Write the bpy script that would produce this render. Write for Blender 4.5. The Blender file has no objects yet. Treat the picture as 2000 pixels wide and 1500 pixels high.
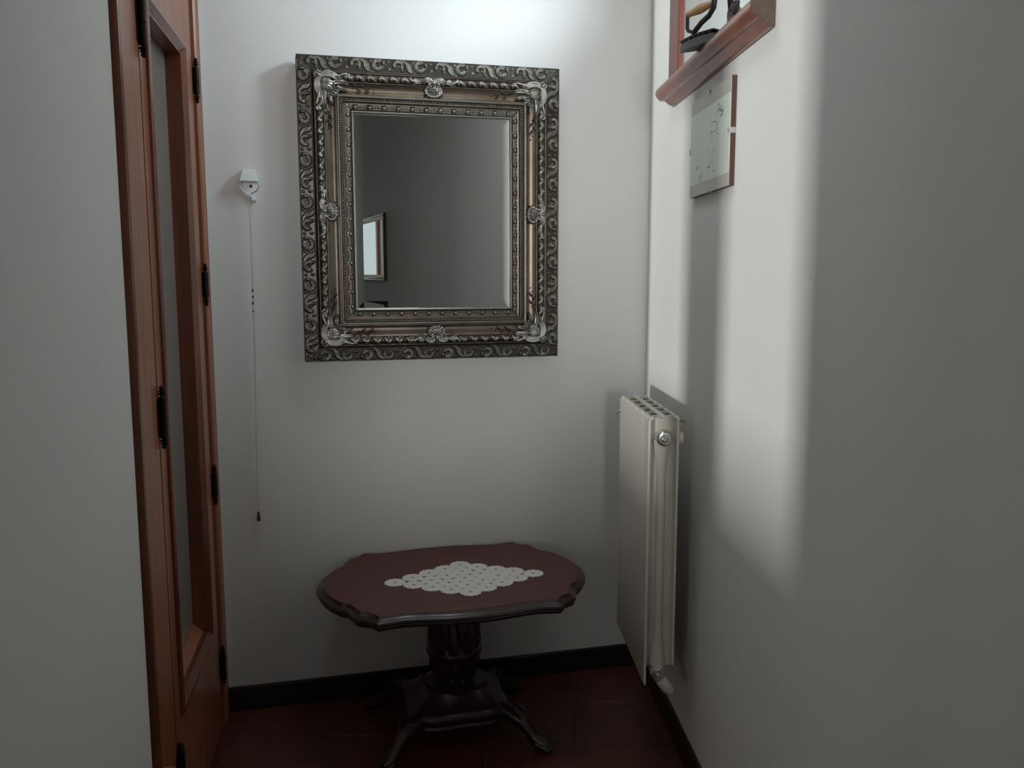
import bpy, bmesh, math, random
import numpy as np
from mathutils import Vector, Matrix

C = bpy.context.scene.collection
random.seed(7)
R = math.radians
PI = math.pi

# ------------------------------------------------------------------ camera
YAW, PITCH, ROLL = R(14.0), R(7.34), R(-0.05)
CAM = Vector((0.0, -2.962, 1.5))
fw = Vector((0, math.cos(PITCH), -math.sin(PITCH)))
up = Vector((0, math.sin(PITCH), math.cos(PITCH)))
rt = Vector((1, 0, 0))
rt, up = math.cos(ROLL) * rt + math.sin(ROLL) * up, -math.sin(ROLL) * rt + math.cos(ROLL) * up
rz = Matrix.Rotation(-YAW, 3, 'Z')
rt, up, fw = rz @ rt, rz @ up, rz @ fw
cam = bpy.data.cameras.new('camera')
cam.sensor_width = 36
cam.lens = 1680 / 2000 * 36
cam.clip_start = 0.02
co = bpy.data.objects.new('camera', cam)
m = Matrix((rt, up, -fw)).transposed().to_4x4()
m.translation = CAM
co.matrix_world = m
C.objects.link(co)
bpy.context.scene.camera = co

# ------------------------------------------------------------------ world, lights, exposure
W_SKY = 0.8
SUN_E = 9300.0
UPPER_FILL_E = 112.0
REAR_E = 6300.0
ROOF_FILL_E = 4.6
LEFTWIN_E = 42.0
EXPOSURE = 0.06
w = bpy.data.worlds.new('sky')
bpy.context.scene.world = w
w.use_nodes = True
bg = w.node_tree.nodes['Background']
bg.inputs[0].default_value = (0.92, 0.97, 1.0, 1)
bg.inputs[1].default_value = W_SKY
vs = bpy.context.scene.view_settings
vs.view_transform = 'Standard'
vs.look = 'None'
vs.gamma = 1
vs.use_curve_mapping = False
vs.exposure = EXPOSURE


def light(name, kind, loc, direction, energy, color, **kw):
    l = bpy.data.lights.new(name, kind)
    l.energy = energy
    l.color = color
    for k, v in kw.items():
        setattr(l, k, v)
    o = bpy.data.objects.new(name, l)
    o.location = loc
    o.rotation_euler = Vector(direction).to_track_quat('-Z', 'Y').to_euler()
    C.objects.link(o)
    return o


SUN_AZ = R(41)
SUN_DIR = Vector((math.sin(SUN_AZ), math.cos(SUN_AZ), 0.0))
# far, narrow, upright lamp added for the wall patch, tall to soften its lower edge: shines in level through the side-room windows
light('patch_beam', 'AREA', Vector((-3.0, -5.45, 0.90)) - SUN_DIR * 25, SUN_DIR, SUN_E, (1.0, 0.985, 0.97), shape='RECTANGLE', size=0.30, size_y=1.5)

# ------------------------------------------------------------------ walls' frames of reference
AR, AL = R(10.9), R(3.6)
XR, XL = 1.2527, -0.2757
tR = Vector((math.sin(AR), math.cos(AR), 0)); nR = Vector((-math.cos(AR), math.sin(AR), 0))   # along / into the room
tL = Vector((math.sin(AL), math.cos(AL), 0)); nL = Vector((math.cos(AL), -math.sin(AL), 0))


def RW(s, o, z): return Vector((XR, 0, 0)) + tR * s + nR * o + Vector((0, 0, z))
def LW(s, o, z): return Vector((XL, 0, 0)) + tL * s + nL * o + Vector((0, 0, z))


# fill light through added openings high up; daylight through the rear and side-room windows
TP = RW(-1.25, -0.46, 3.05)
light('upper_fill', 'AREA', TP, RW(-0.735, -0.07, 2.69) - TP, UPPER_FILL_E, (0.80, 0.91, 1.0), shape='RECTANGLE', size=1.1, size_y=0.8)  # added fill lamp, lights the far wall from the upper right
light('roof_fill', 'AREA', (0.5, -0.8, 2.975), (0, 0, -1), ROOF_FILL_E, (0.90, 0.96, 1.0), shape='RECTANGLE', size=0.44, size_y=0.44)  # added fill lamp, brightens the table top from above
RD = Vector((math.sin(R(8)), math.cos(R(8)), 0.0))
light('rear_daylight', 'AREA', Vector((-0.38, -6.62, 1.75)) - RD * 25, RD, REAR_E, (0.99, 0.98, 1.0), shape='RECTANGLE', size=4.0, size_y=6.0)
light('side_room_daylight', 'AREA', (-3.16, -5.55, 1.78), (1, 0, 0), LEFTWIN_E, (1.0, 0.98, 0.95), shape='RECTANGLE', size=1.2, size_y=1.75)


# ------------------------------------------------------------------ materials
def mat(name, base, rough=0.5, metal=0.0, spec=0.5, var=0.0, vscale=6.0, bump=0.0, bscale=60.0, grain=None, coat=0.0, attr=None, stretch=(1, 1, 1), alpha=None):
    m = bpy.data.materials.new(name)
    m.use_nodes = True
    nt = m.node_tree
    b = nt.nodes['Principled BSDF']
    b.inputs['Base Color'].default_value = (*base, 1)
    b.inputs['Roughness'].default_value = rough
    b.inputs['Metallic'].default_value = metal
    b.inputs['Specular IOR Level'].default_value = spec
    b.inputs['Coat Weight'].default_value = coat
    b.inputs['Coat Roughness'].default_value = 0.2
    tc = nt.nodes.new('ShaderNodeTexCoord')
    mp = nt.nodes.new('ShaderNodeMapping')
    mp.inputs['Scale'].default_value = stretch
    nt.links.new(tc.outputs['Object'], mp.inputs['Vector'])
    col = None
    if var or grain:
        n = nt.nodes.new('ShaderNodeTexNoise')
        n.inputs['Scale'].default_value = vscale
        n.inputs['Detail'].default_value = 6
        nt.links.new(mp.outputs['Vector'], n.inputs['Vector'])
        mx = nt.nodes.new('ShaderNodeMix')
        mx.data_type = 'RGBA'
        rmp = nt.nodes.new('ShaderNodeMapRange')
        rmp.inputs['From Min'].default_value = 0.3
        rmp.inputs['From Max'].default_value = 0.7
        nt.links.new(n.outputs['Fac'], rmp.inputs['Value'])
        nt.links.new(rmp.outputs['Result'], mx.inputs['Factor'])
        g = grain or tuple(c * (1 - var) for c in base)
        mx.inputs['A'].default_value = (*base, 1)
        mx.inputs['B'].default_value = (*g, 1)
        col = mx.outputs['Result']
    if attr:      # patina that sits in the hollows of the casting
        at = nt.nodes.new('ShaderNodeAttribute')
        at.attribute_name = 'patina'
        mx2 = nt.nodes.new('ShaderNodeMix')
        mx2.data_type = 'RGBA'
        nt.links.new(at.outputs['Fac'], mx2.inputs['Factor'])
        mx2.inputs['A'].default_value = (*attr, 1)
        if col: nt.links.new(col, mx2.inputs['B'])
        else: mx2.inputs['B'].default_value = (*base, 1)
        col = mx2.outputs['Result']
    if col: nt.links.new(col, b.inputs['Base Color'])
    if bump:
        n2 = nt.nodes.new('ShaderNodeTexNoise')
        n2.inputs['Scale'].default_value = bscale
        n2.inputs['Detail'].default_value = 4
        nt.links.new(mp.outputs['Vector'], n2.inputs['Vector'])
        bp = nt.nodes.new('ShaderNodeBump')
        bp.inputs['Strength'].default_value = bump
        bp.inputs['Distance'].default_value = 0.002
        nt.links.new(n2.outputs['Fac'], bp.inputs['Height'])
        nt.links.new(bp.outputs['Normal'], b.inputs['Normal'])
    return m


M_WALL = mat('white_plaster', (0.82, 0.815, 0.80), 0.75, var=0.03, vscale=2.0, bump=0.12, bscale=35)
M_CEIL = mat('ceiling_paint', (0.78, 0.78, 0.77), 0.85)
M_TILE = mat('terracotta_tile', (0.13, 0.035, 0.022), 0.42, var=0.35, vscale=9, bump=0.15, bscale=40)
M_GROUT = mat('grout', (0.16, 0.10, 0.085), 0.9)
M_BASE = mat('dark_skirting_tile', (0.022, 0.012, 0.011), 0.35, var=0.3)
M_DOOR = mat('varnished_door_wood', (0.40, 0.145, 0.072), 0.40, grain=(0.26, 0.085, 0.042), vscale=5, stretch=(9, 9, 0.5), coat=0.3, bump=0.05, bscale=20)
M_DOOR2 = mat('darker_moulding_wood', (0.22, 0.065, 0.030), 0.3, grain=(0.12, 0.034, 0.016), vscale=5, stretch=(9, 9, 0.5), coat=0.4)
M_DARKGAP = mat('shadow_gap_wood', (0.03, 0.012, 0.008), 0.6)
M_SHELF = mat('reddish_shelf_wood', (0.27, 0.085, 0.045), 0.32, grain=(0.17, 0.048, 0.026), vscale=6, stretch=(3, 3, 9), coat=0.4)
M_SHELF2 = mat('mirror_post_wood', (0.17, 0.05, 0.036), 0.38, grain=(0.12, 0.034, 0.025), vscale=6, stretch=(9, 9, 0.6), coat=0.3)
M_MAHO = mat('mahogany_top', (0.125, 0.030, 0.022), 0.5, grain=(0.085, 0.020, 0.015), vscale=4, stretch=(1.2, 14, 4), coat=0.08)
M_MAHOD = mat('dark_carved_mahogany', (0.032, 0.011, 0.009), 0.33, grain=(0.018, 0.007, 0.006), vscale=12, coat=0.35)
M_DOILY = mat('white_crochet_cotton', (0.90, 0.89, 0.86), 0.95, bump=0.6, bscale=420)
M_RAD = mat('ivory_radiator_enamel', (0.66, 0.63, 0.55), 0.38, var=0.03)
M_CHROME = mat('dull_chrome', (0.5, 0.5, 0.48), 0.28, metal=1.0)
M_WPLAST = mat('white_plastic', (0.80, 0.82, 0.84), 0.3)
M_SCREW = mat('dark_screw', (0.06, 0.05, 0.05), 0.5, metal=0.5)
M_CORD = mat('white_cord', (0.62, 0.62, 0.60), 0.8)
M_KNOB = mat('brown_cord_end', (0.07, 0.035, 0.025), 0.5)
M_IRON = mat('blackened_iron', (0.035, 0.033, 0.034), 0.5, metal=0.4, bump=0.4, bscale=90)
M_IRONG = mat('grey_iron_body', (0.13, 0.125, 0.13), 0.55, metal=0.3, bump=0.3, bscale=90)
M_HANDLE = mat('turned_beech', (0.62, 0.40, 0.22), 0.45, var=0.25, vscale=14)
M_RUST = mat('rusty_brown_iron', (0.12, 0.04, 0.03), 0.6, var=0.4, vscale=40)
M_HINGE = mat('dark_bronze_hinge', (0.022, 0.016, 0.012), 0.42, metal=0.7)
M_PEWT = mat('antique_pewter', (0.36, 0.34, 0.29), 0.30, metal=0.85, attr=(0.045, 0.036, 0.03), var=0.25, vscale=30)
M_PEWTD = mat('dark_pewter_band', (0.27, 0.26, 0.225), 0.36, metal=0.8, attr=(0.05, 0.042, 0.035), var=0.25, vscale=30)
M_BRONZE = mat('bronze_cove', (0.200, 0.165, 0.128), 0.34, metal=0.85, grain=(0.125, 0.092, 0.068), vscale=9, bump=0.1, bscale=300)
M_SILVER = mat('rubbed_silver', (0.42, 0.41, 0.375), 0.33, metal=0.9, attr=(0.05, 0.045, 0.04))
M_MIRROR = mat('mirror_silvering', (0.74, 0.77, 0.76), 0.01, metal=1.0)
M_MIRROR2 = mat('hall_mirror_silvering', (0.88, 0.92, 0.91), 0.015, metal=1.0)
M_GILT = mat('greenish_gilt', (0.13, 0.11, 0.045), 0.35, metal=0.6)
M_PAPER = mat('drawing_paper', (0.87, 0.90, 0.85), 0.8, var=0.04, vscale=5)
M_MOUNT = mat('beige_mount', (0.60, 0.545, 0.49), 0.8)
M_BOARD = mat('dark_backing_board', (0.06, 0.024, 0.017), 0.6)
M_INK = mat('grey_pencil', (0.27, 0.30, 0.32), 0.9)
M_CURT = mat('white_curtain', (0.85, 0.87, 0.86), 0.9, bump=0.2, bscale=200)
M_WINW = mat('window_frame_wood', (0.30, 0.14, 0.08), 0.45)
M_PANEL = mat('frosted_pale_glass', (0.34, 0.33, 0.31), 0.16, spec=0.6, coat=0.5)


def glassy(name, tint=(1, 1, 1)):
    m = bpy.data.materials.new(name)
    m.use_nodes = True
    nt = m.node_tree
    nt.nodes.clear()
    out = nt.nodes.new('ShaderNodeOutputMaterial')
    mix = nt.nodes.new('ShaderNodeMixShader')
    tr = nt.nodes.new('ShaderNodeBsdfTransparent')
    gl = nt.nodes.new('ShaderNodeBsdfGlossy')
    lw = nt.nodes.new('ShaderNodeLayerWeight')      # reflects more at grazing angles, alike from both faces
    pw = nt.nodes.new('ShaderNodeMath'); pw.operation = 'POWER'; pw.inputs[1].default_value = 4.0
    fr = nt.nodes.new('ShaderNodeMath'); fr.operation = 'MULTIPLY_ADD'; fr.inputs[1].default_value = 0.4; fr.inputs[2].default_value = 0.03
    nt.links.new(lw.outputs['Facing'], pw.inputs[0])
    nt.links.new(pw.outputs[0], fr.inputs[0])
    tr.inputs[0].default_value = (*tint, 1)
    gl.inputs['Roughness'].default_value = 0.03
    nt.links.new(fr.outputs[0], mix.inputs[0])
    nt.links.new(tr.outputs[0], mix.inputs[1])
    nt.links.new(gl.outputs[0], mix.inputs[2])
    nt.links.new(mix.outputs[0], out.inputs[0])
    return m


M_GLASS = glassy('thin_clear_glass', (0.96, 0.98, 0.97))


# ------------------------------------------------------------------ mesh helpers
class MB:
    """collects shapes into one mesh"""
    def __init__(s):
        s.v = []; s.f = []; s.m = []

    def add(s, vs_, fs_, mi=0):
        b = len(s.v)
        s.v += [tuple(v) for v in vs_]
        s.f += [tuple(i + b for i in f) for f in fs_]
        s.m += [mi] * len(fs_)

    def box(s, P, a0, a1, b0, b1, c0, c1, mi=0):
        """box in the frame of P(s, o, z)"""
        vs_ = [P(a, b, c) for a in (a0, a1) for b in (b0, b1) for c in (c0, c1)]
        s.add(vs_, [(0, 1, 3, 2), (4, 6, 7, 5), (0, 4, 5, 1), (2, 3, 7, 6), (0, 2, 6, 4), (1, 5, 7, 3)], mi)

    def prism(s, loop0, loop1, mi=0, caps=True):
        n = len(loop0)
        s.add(list(loop0) + list(loop1), [(i, (i + 1) % n, n + (i + 1) % n, n + i) for i in range(n)]
              + ([tuple(range(n))[::-1], tuple(range(n, 2 * n))] if caps else []), mi)

    def loops(s, L, caps=True, mi=0, closed=True):
        n = len(L[0])
        vs_ = [p for l in L for p in l]
        fs = []
        for k in range(len(L) - 1):
            for i in range(n if closed else n - 1):
                j = (i + 1) % n
                fs.append((k * n + i, k * n + j, (k + 1) * n + j, (k + 1) * n + i))
        if caps:
            fs.append(tuple(range(n))[::-1])
            fs.append(tuple(range((len(L) - 1) * n, len(L) * n)))
        s.add(vs_, fs, mi)

    def tube(s, pts, rad, n=8, mi=0, flat=1.0, normal=None):
        pts = [Vector(p) for p in pts]
        if not hasattr(rad, '__len__'): rad = [rad] * len(pts)
        L = []
        ref = Vector(normal) if normal is not None else Vector((0.31, 0.17, 0.93))
        for i, p in enumerate(pts):
            t = (pts[min(i + 1, len(pts) - 1)] - pts[max(i - 1, 0)])
            if t.length < 1e-9: t = Vector((0, 0, 1))
            t.normalize()
            a = t.cross(ref)
            if a.length < 1e-6: a = t.cross(Vector((1, 0, 0)))
            a.normalize()
            b = a.cross(t); b.normalize()
            L.append([p + (a * math.cos(2 * PI * k / n) + b * math.sin(2 * PI * k / n) * flat) * rad[i] for k in range(n)])
        s.loops(L, True, mi)

    def lathe(s, base, axis, prof, n=24, mi=0, caps=True):
        """prof: list of (radius, height)"""
        axis = Vector(axis).normalized()
        a = axis.orthogonal().normalized()
        b = axis.cross(a)
        base = Vector(base)
        s.loops([[base + axis * h + (a * math.cos(2 * PI * k / n) + b * math.sin(2 * PI * k / n)) * r for k in range(n)] for r, h in prof], caps, mi)

    def ball(s, c, r, n=8, mi=0, sc=(1, 1, 1)):
        c = Vector(c)
        rows = []
        for i in range(1, n // 2 + 2):
            th = PI * i / (n // 2 + 2)
            rows.append([c + Vector((math.sin(th) * math.cos(2 * PI * k / n) * r * sc[0], math.sin(th) * math.sin(2 * PI * k / n) * r * sc[1], math.cos(th) * r * sc[2])) for k in range(n)])
        s.loops(rows, True, mi)

    def build(s, name, mats, parent=None, smooth=False, kind=None):
        me = bpy.data.meshes.new(name)
        me.from_pydata(s.v, [], s.f)
        if not isinstance(mats, (list, tuple)): mats = [mats]
        for m_ in mats: me.materials.append(m_)
        if len(mats) > 1: me.polygons.foreach_set('material_index', s.m)
        bm = bmesh.new(); bm.from_mesh(me)
        bmesh.ops.recalc_face_normals(bm, faces=bm.faces)
        bm.to_mesh(me); bm.free()
        if smooth:
            me.polygons.foreach_set('use_smooth', [True] * len(me.polygons))
            try: me.set_sharp_from_angle(angle=R(38 if smooth is True else smooth))
            except Exception: pass
        me.update()
        o = bpy.data.objects.new(name, me)
        C.objects.link(o)
        if parent: o.parent = parent
        if kind: o['kind'] = kind
        return o


def bevel(o, wdt=0.002, seg=2):
    md = o.modifiers.new('bevel', 'BEVEL')
    md.width = wdt; md.segments = seg; md.limit_method = 'ANGLE'
    return o


def empty(name, loc=(0, 0, 0), kind=None):
    o = bpy.data.objects.new(name, None)
    o.empty_display_size = 0.05
    C.objects.link(o)
    if kind: o['kind'] = kind
    return o


def thing(name, label, cat, group=None):
    o = empty(name)
    o['label'] = label; o['category'] = cat
    if group: o['group'] = group
    return o


def W3(x, y, z): return Vector((x, y, z))


def wall_with_holes(name, P, a0, a1, z0, z1, o0, o1, holes, material):
    """a wall slab in the frame P(s,o,z) with rectangular openings"""
    mb = MB()
    ss = sorted({a0, a1, *[h[0] for h in holes], *[h[1] for h in holes]})
    zs = sorted({z0, z1, *[h[2] for h in holes], *[h[3] for h in holes]})
    for i in range(len(ss) - 1):
        for j in range(len(zs) - 1):
            cs, cz = (ss[i] + ss[i + 1]) / 2, (zs[j] + zs[j + 1]) / 2
            if any(h[0] < cs < h[1] and h[2] < cz < h[3] for h in holes): continue
            mb.box(P, ss[i], ss[i + 1], o0, o1, zs[j], zs[j + 1])
    o = mb.build(name, material, kind='structure')
    return o


# ------------------------------------------------------------------ room shell
H = 2.95
def BW(x, o, z): return Vector((x, -o, z))
wall_with_holes('wall_back', BW, XL - 0.25, XR + 0.15, -0.02, H, -0.12, 0.0, [], M_WALL)
S_END = -6.75
TR = (-1.05, -0.42, 2.47, 2.91)                     # unseen opening added to let in the upper fill
wall_with_holes('wall_right', RW, S_END, 0.0, -0.02, H, -0.14, 0.0, [TR], M_WALL)
# left wall: plaster with the doorway of door_1 (s -1.05 .. -0.035)
DZ = 2.46
wall_with_holes('wall_left', LW, -1.97, 0.0, -0.02, H, -0.14, 0.0, [(-1.05, -0.035, -0.02, DZ)], M_WALL)
# the side room, reached by a doorway just left of the camera
wall_with_holes('wall_pier', LW, S_END, -3.36, -0.02, H, -0.14, 0.0, [], M_WALL)
wall_with_holes('wall_lintel', LW, -3.36, -1.97, 2.60, H, -0.14, 0.0, [], M_WALL)
def SR(y, o, z): return Vector((-3.0 + o, y, z))
def ND(x, o, z): return Vector((x, -1.97 - XL * 0 + 0.0 + 0.12 * 0 - o, z))
WIN_A = (-5.470, -5.00, 0.94, 2.62)
WIN_B = (-6.03, -5.575, 0.94, 2.62)
wall_with_holes('wall_side_room', SR, -6.75, -1.85, -0.02, H, -0.12, 0.0, [WIN_A, WIN_B], M_WALL)
wall_with_holes('wall_side_room_end', ND, -3.0, -0.52, -0.02, H, -0.12, 0.0, [], M_WALL)
def RR(x, o, z): return Vector((x, -6.62 + o, z))
WIN_C = (-0.68, -0.08, 1.30, 2.45)
wall_with_holes('wall_rear', RR, -3.1, 0.1, -0.02, H, -0.12, 0.0, [WIN_C], M_WALL)
FILL_HOLE = (0.27, 0.73, -1.03, -0.57)       # unseen ceiling opening added for fill above the table end
def CL(x, o, y): return Vector((x, y, H - o))
wall_with_holes('ceiling', CL, -3.1, 1.4, -6.75, 0.12, -0.06, 0.0, [FILL_HOLE], M_CEIL)

# floor: bed of grout, terracotta tiles laid on the skew
flo = empty('floor', kind='structure')
mb = MB(); mb.box(W3, -3.1, 1.4, -6.75, 0.12, -0.05, -0.003)
mb.build('grout_bed', M_GROUT, flo)
TA = R(17.6); tt = Vector((math.sin(TA), math.cos(TA), 0)); tn = Vector((math.cos(TA), -math.sin(TA), 0))
TS = 0.2735
poly_room = [LW(0, 0, 0), RW(0, 0, 0), RW(-3.0, 0, 0), LW(-3.0, -0.25, 0)]


def inside_clip(pts):
    """clip a convex polygon by the corridor's outline"""
    n = len(poly_room)
    for i in range(n):
        a, b = poly_room[i], poly_room[(i + 1) % n]
        e = b - a
        nin = Vector((e.y, -e.x, 0))            # inward for this winding
        out = []
        for k in range(len(pts)):
            p, q = pts[k], pts[(k + 1) % len(pts)]
            dp, dq = (p - a).dot(nin), (q - a).dot(nin)
            if dp >= 0: out.append(p)
            if (dp >= 0) != (dq >= 0): out.append(p + (q - p) * (dp / (dp - dq)))
        pts = out
        if len(pts) < 3: return None
    return pts


ntile = 0
for i in range(-14, 15):
    for j in range(-14, 6):
        n0 = 0.932 + i * TS; t0 = -0.216 + j * TS
        g = 0.0018
        q = [tn * a + tt * b for a, b in ((n0 + g, t0 + g), (n0 + TS - g, t0 + g), (n0 + TS - g, t0 + TS - g), (n0 + g, t0 + TS - g))]
        q = inside_clip(q)
        if not q: continue
        ar = abs(sum(q[k].x * q[(k + 1) % len(q)].y - q[(k + 1) % len(q)].x * q[k].y for k in range(len(q)))) / 2
        if ar < 4e-4: continue
        dz = random.uniform(-0.0006, 0.0004)
        cc = sum(q, Vector()) / len(q)
        low = [Vector((p.x, p.y, -0.006)) for p in q]
        mid = [Vector((p.x, p.y, -0.0015 + dz)) for p in q]
        top = [Vector((p.x, p.y, dz)) + (cc - p) * 0.012 for p in q]
        mb = MB(); mb.loops([low, mid, top])
        mb.build('tile', M_TILE, flo); ntile += 1

# skirting
mb = MB(); mb.loops([[BW(x, o, z) for o, z in ((0, 0), (0.012, 0), (0.012, 0.078), (0.008, 0.084), (0, 0.084))] for x in (XL, XR)])
mb.build('baseboard_back', M_BASE, kind='structure')
mb = MB(); mb.loops([[RW(s, o, z) for o, z in ((0, 0), (0.012, 0), (0.012, 0.082), (0.008, 0.088), (0, 0.088))] for s in (-3.2, 0)])
mb.build('baseboard_right', M_BASE, kind='structure')
mb = MB(); mb.loops([[LW(s, o, z) for o, z in ((0, 0), (0.012, 0), (0.012, 0.082), (0.008, 0.088), (0, 0.088))] for s in (-1.96, -1.10)])
mb.build('baseboard_left', M_BASE, kind='structure')


# ------------------------------------------------------------------ windows outside the frame (daylight sources, and two openings added for fill)
def window(name, P, a0, a1, z0, z1, depth=-0.08, cols=1, rows=1, curtain=False):
    e = empty(name, kind='structure')
    f = MB(); t = 0.035
    f.box(P, a0, a0 + t, depth, depth + 0.04, z0, z1)
    f.box(P, a1 - t, a1, depth, depth + 0.04, z0, z1)
    f.box(P, a0 + t, a1 - t, depth, depth + 0.04, z0, z0 + t)
    f.box(P, a0 + t, a1 - t, depth, depth + 0.04, z1 - t, z1)
    f.build('window_frame', M_WINW, e)
    g = MB(); g.box(P, a0 + t, a1 - t, depth + 0.017, depth + 0.021, z0 + t, z1 - t)
    g.build('pane', M_GLASS, e)
    s = MB(); s.box(P, a0, a1, -0.10, 0.02, z0 - 0.02, z0)
    s.build('window_sill', M_WPLAST, e)
    if curtain:
        nn = 120
        L = []
        for k in range(nn + 1):
            u = k / nn
            a = a0 - 0.1 + (a1 - a0 + 0.2) * u
            d = 0.05 + 0.018 * math.sin(u * 60) + 0.008 * math.sin(u * 143)
            L.append((a, d))
        c = MB()
        c.loops([[P(a, d, z1 + 0.1), P(a, d + 0.002, z1 + 0.1), P(a, d + 0.002, z0 - 0.25), P(a, d, z0 - 0.25)] for a, d in L])
        co_ = c.build('curtain', M_CURT, e, smooth=True)
    return e


window('added_window_1', RW, *TR, depth=-0.13)  # made-up window around the upper fill opening
window('window_2', SR, *WIN_A)
window('window_3', SR, *WIN_B)
window('window_4', RR, *WIN_C)
window('added_window_5', CL, *FILL_HOLE, depth=-0.02)  # made-up window in the ceiling, for the roof fill lamp

# ------------------------------------------------------------------ door_1, left wall
door = empty('door_1', kind='structure')


def bar(name, s0, s1, z0, z1, prof, material, parent, smooth=False):
    """upright moulding: prof = [(s, o)...] closed loop, extruded z0..z1"""
    mb = MB()
    mb.loops([[LW(s, o, z) for s, o in prof] for z in (z0, z1)])
    return mb.build(name, material, parent, smooth=smooth)


# backing so nothing shows behind the door
mb = MB(); mb.box(LW, -1.05, -0.035, -0.14, -0.12, 0, DZ); mb.build('door_back', M_DARKGAP, door)
# casing near the plaster (rounded edge, brown quirk)
bar('casing', 0, 0, 0, DZ, [(-1.046, -0.05), (-1.046, 0.006), (-1.040, 0.014), (-1.030, 0.016), (-1.022, 0.012), (-1.018, 0.004), (-1.010, 0.002), (-1.000, 0.006), (-0.992, 0.002), (-0.985, -0.004), (-0.985, -0.05)], M_DOOR2, door, smooth=True)
bar('jamb', 0, 0, 0, DZ, [(-0.984, -0.06), (-0.984, 0.0), (-0.812, 0.0), (-0.810, -0.003), (-0.810, -0.06)], M_DOOR, door)
bar('plinth_block', 0, 0, 0, 0.355, [(-1.052, -0.05), (-1.052, 0.024), (-0.945, 0.024), (-0.940, 0.018), (-0.940, 0.0005), (-0.984, 0.0005), (-0.984, -0.05)], M_DOOR, door)
# leaf: hinge stile, far stile, rails
leaf = MB()
s0, s1 = -0.803, -0.128       # leaf
g0, g1, gz0, gz1 = -0.742, -0.250, 0.375, 2.150    # opening incl. mouldings
D0, D1 = -0.055, 0.0
leaf.box(LW, s0, g0, D0, D1, 0.012, DZ - 0.01)
leaf.box(LW, g1, s1, D0, D1, 0.012, DZ - 0.01)
leaf.box(LW, g0, g1, D0, D1, gz1, DZ - 0.01)
leaf.box(LW, g0, g1, D0, D1, 0.012, gz0)
lf = leaf.build('leaf', M_DOOR, door)


def mould(name, a0, a1, z0, z1, prof, material, parent):
    """frame moulding around a rectangle: prof = [(inset, o)...]"""
    mb = MB()
    L = []
    for ins, o in prof:
        L.append([LW(a0 + ins, o, z0 + ins), LW(a1 - ins, o, z0 + ins), LW(a1 - ins, o, z1 - ins), LW(a0 + ins, o, z1 - ins)])
    mb.loops(L + [L[0]], caps=False)
    return mb.build(name, material, parent, smooth=True)


# proud bolection, step, then a deep sloping reveal down to the glass
mould('glazing_moulding', g0, g1, gz0, gz1, [(-0.001, -0.004), (0.000, 0.006), (0.006, 0.010), (0.014, 0.010), (0.024, 0.002), (0.030, -0.003), (0.034, -0.003), (0.034, -0.050), (-0.001, -0.050)], M_DOOR2, lf)
mb = MB(); mb.box(LW, g0 + 0.02, g1 - 0.02, -0.050, -0.046, gz0 + 0.02, gz1 - 0.02)
mb.build('glass_panel', M_PANEL, lf)
# sloping weather-board of the bottom rail
mb = MB(); mb.loops([[LW(s, o, z) for o, z in ((-0.045, gz0 + 0.06), (-0.045, gz0 + 0.030), (0.0, gz0 + 0.005), (0.004, gz0 + 0.015))] for s in (g0 + 0.034, g1 - 0.034)])
mb.build('bottom_bevel', M_DOOR, lf)
# rebate groove and far trim
bar('rebate_moulding', 0, 0, 0, DZ, [(-0.126, -0.055), (-0.126, -0.012), (-0.112, -0.012), (-0.108, -0.002), (-0.092, -0.002), (-0.088, -0.010), (-0.088, -0.055)], M_DOOR2, door, smooth=True)
bar('far_casing', 0, 0, 0, DZ, [(-0.087, -0.06), (-0.087, 0.004), (-0.082, 0.010), (-0.066, 0.012), (-0.050, 0.008), (-0.038, 0.012), (-0.030, 0.010), (-0.026, 0.002), (-0.026, 0.0004), (-0.0345, 0.0004), (-0.0345, -0.06)], M_DOOR, door, smooth=True)
mb = MB(); mb.box(LW, -1.046, -0.036, -0.06, -0.001, DZ - 0.008, DZ)
mb.build('head_jamb', M_DOOR2, door)


def finial(mb, c, sgn, r):
    mb.lathe(c, (0, 0, sgn), [(r * 0.55, 0), (r * 0.5, 0.004), (r * 1.0, 0.006), (r * 1.0, 0.009), (r * 0.5, 0.011), (r * 0.85, 0.0135), (r * 0.85, 0.016), (r * 0.45, 0.018), (r * 0.7, 0.021), (r * 0.6, 0.025), (r * 0.15, 0.028)], 10)


def hinge(s, z0, z1, r=0.008):
    o = 0.009
    mb = MB()
    zz0, zz1 = z0 + 0.026, z1 - 0.026
    mb.lathe(LW(s, o, zz0), (0, 0, 1), [(r * 0.9, 0), (r, 0.001), (r, (zz1 - zz0) / 2 - 0.001), (r * 0.8, (zz1 - zz0) / 2), (r, (zz1 - zz0) / 2 + 0.001), (r, zz1 - zz0 - 0.001), (r * 0.9, zz1 - zz0)], 12)
    hb = mb.build('hinge', M_HINGE, door, smooth=True)
    f = MB(); finial(f, LW(s, o, zz1), 1, r); f.build('finial', M_HINGE, hb, smooth=True)
    f = MB(); finial(f, LW(s, o, zz0), -1, r); f.build('finial', M_HINGE, hb, smooth=True)
    p = MB(); p.box(LW, s - 0.002, s + 0.002, -0.002, o, zz0 + 0.004, zz1 - 0.004)
    p.box(LW, s - 0.022, s + 0.022, -0.001, 0.0015, zz0 + 0.004, zz1 - 0.004)
    p.build('hinge_plate', M_HINGE, hb)


for z0, z1 in ((1.985, 2.135), (1.085, 1.235), (0.185, 0.335)):
    hinge(-0.800, z0, z1, 0.0095)
for z0, z1 in ((2.015, 2.145), (1.400, 1.530), (0.760, 0.890), (0.150, 0.280)):
    hinge(-0.105, z0, z1, 0.0085)

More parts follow.
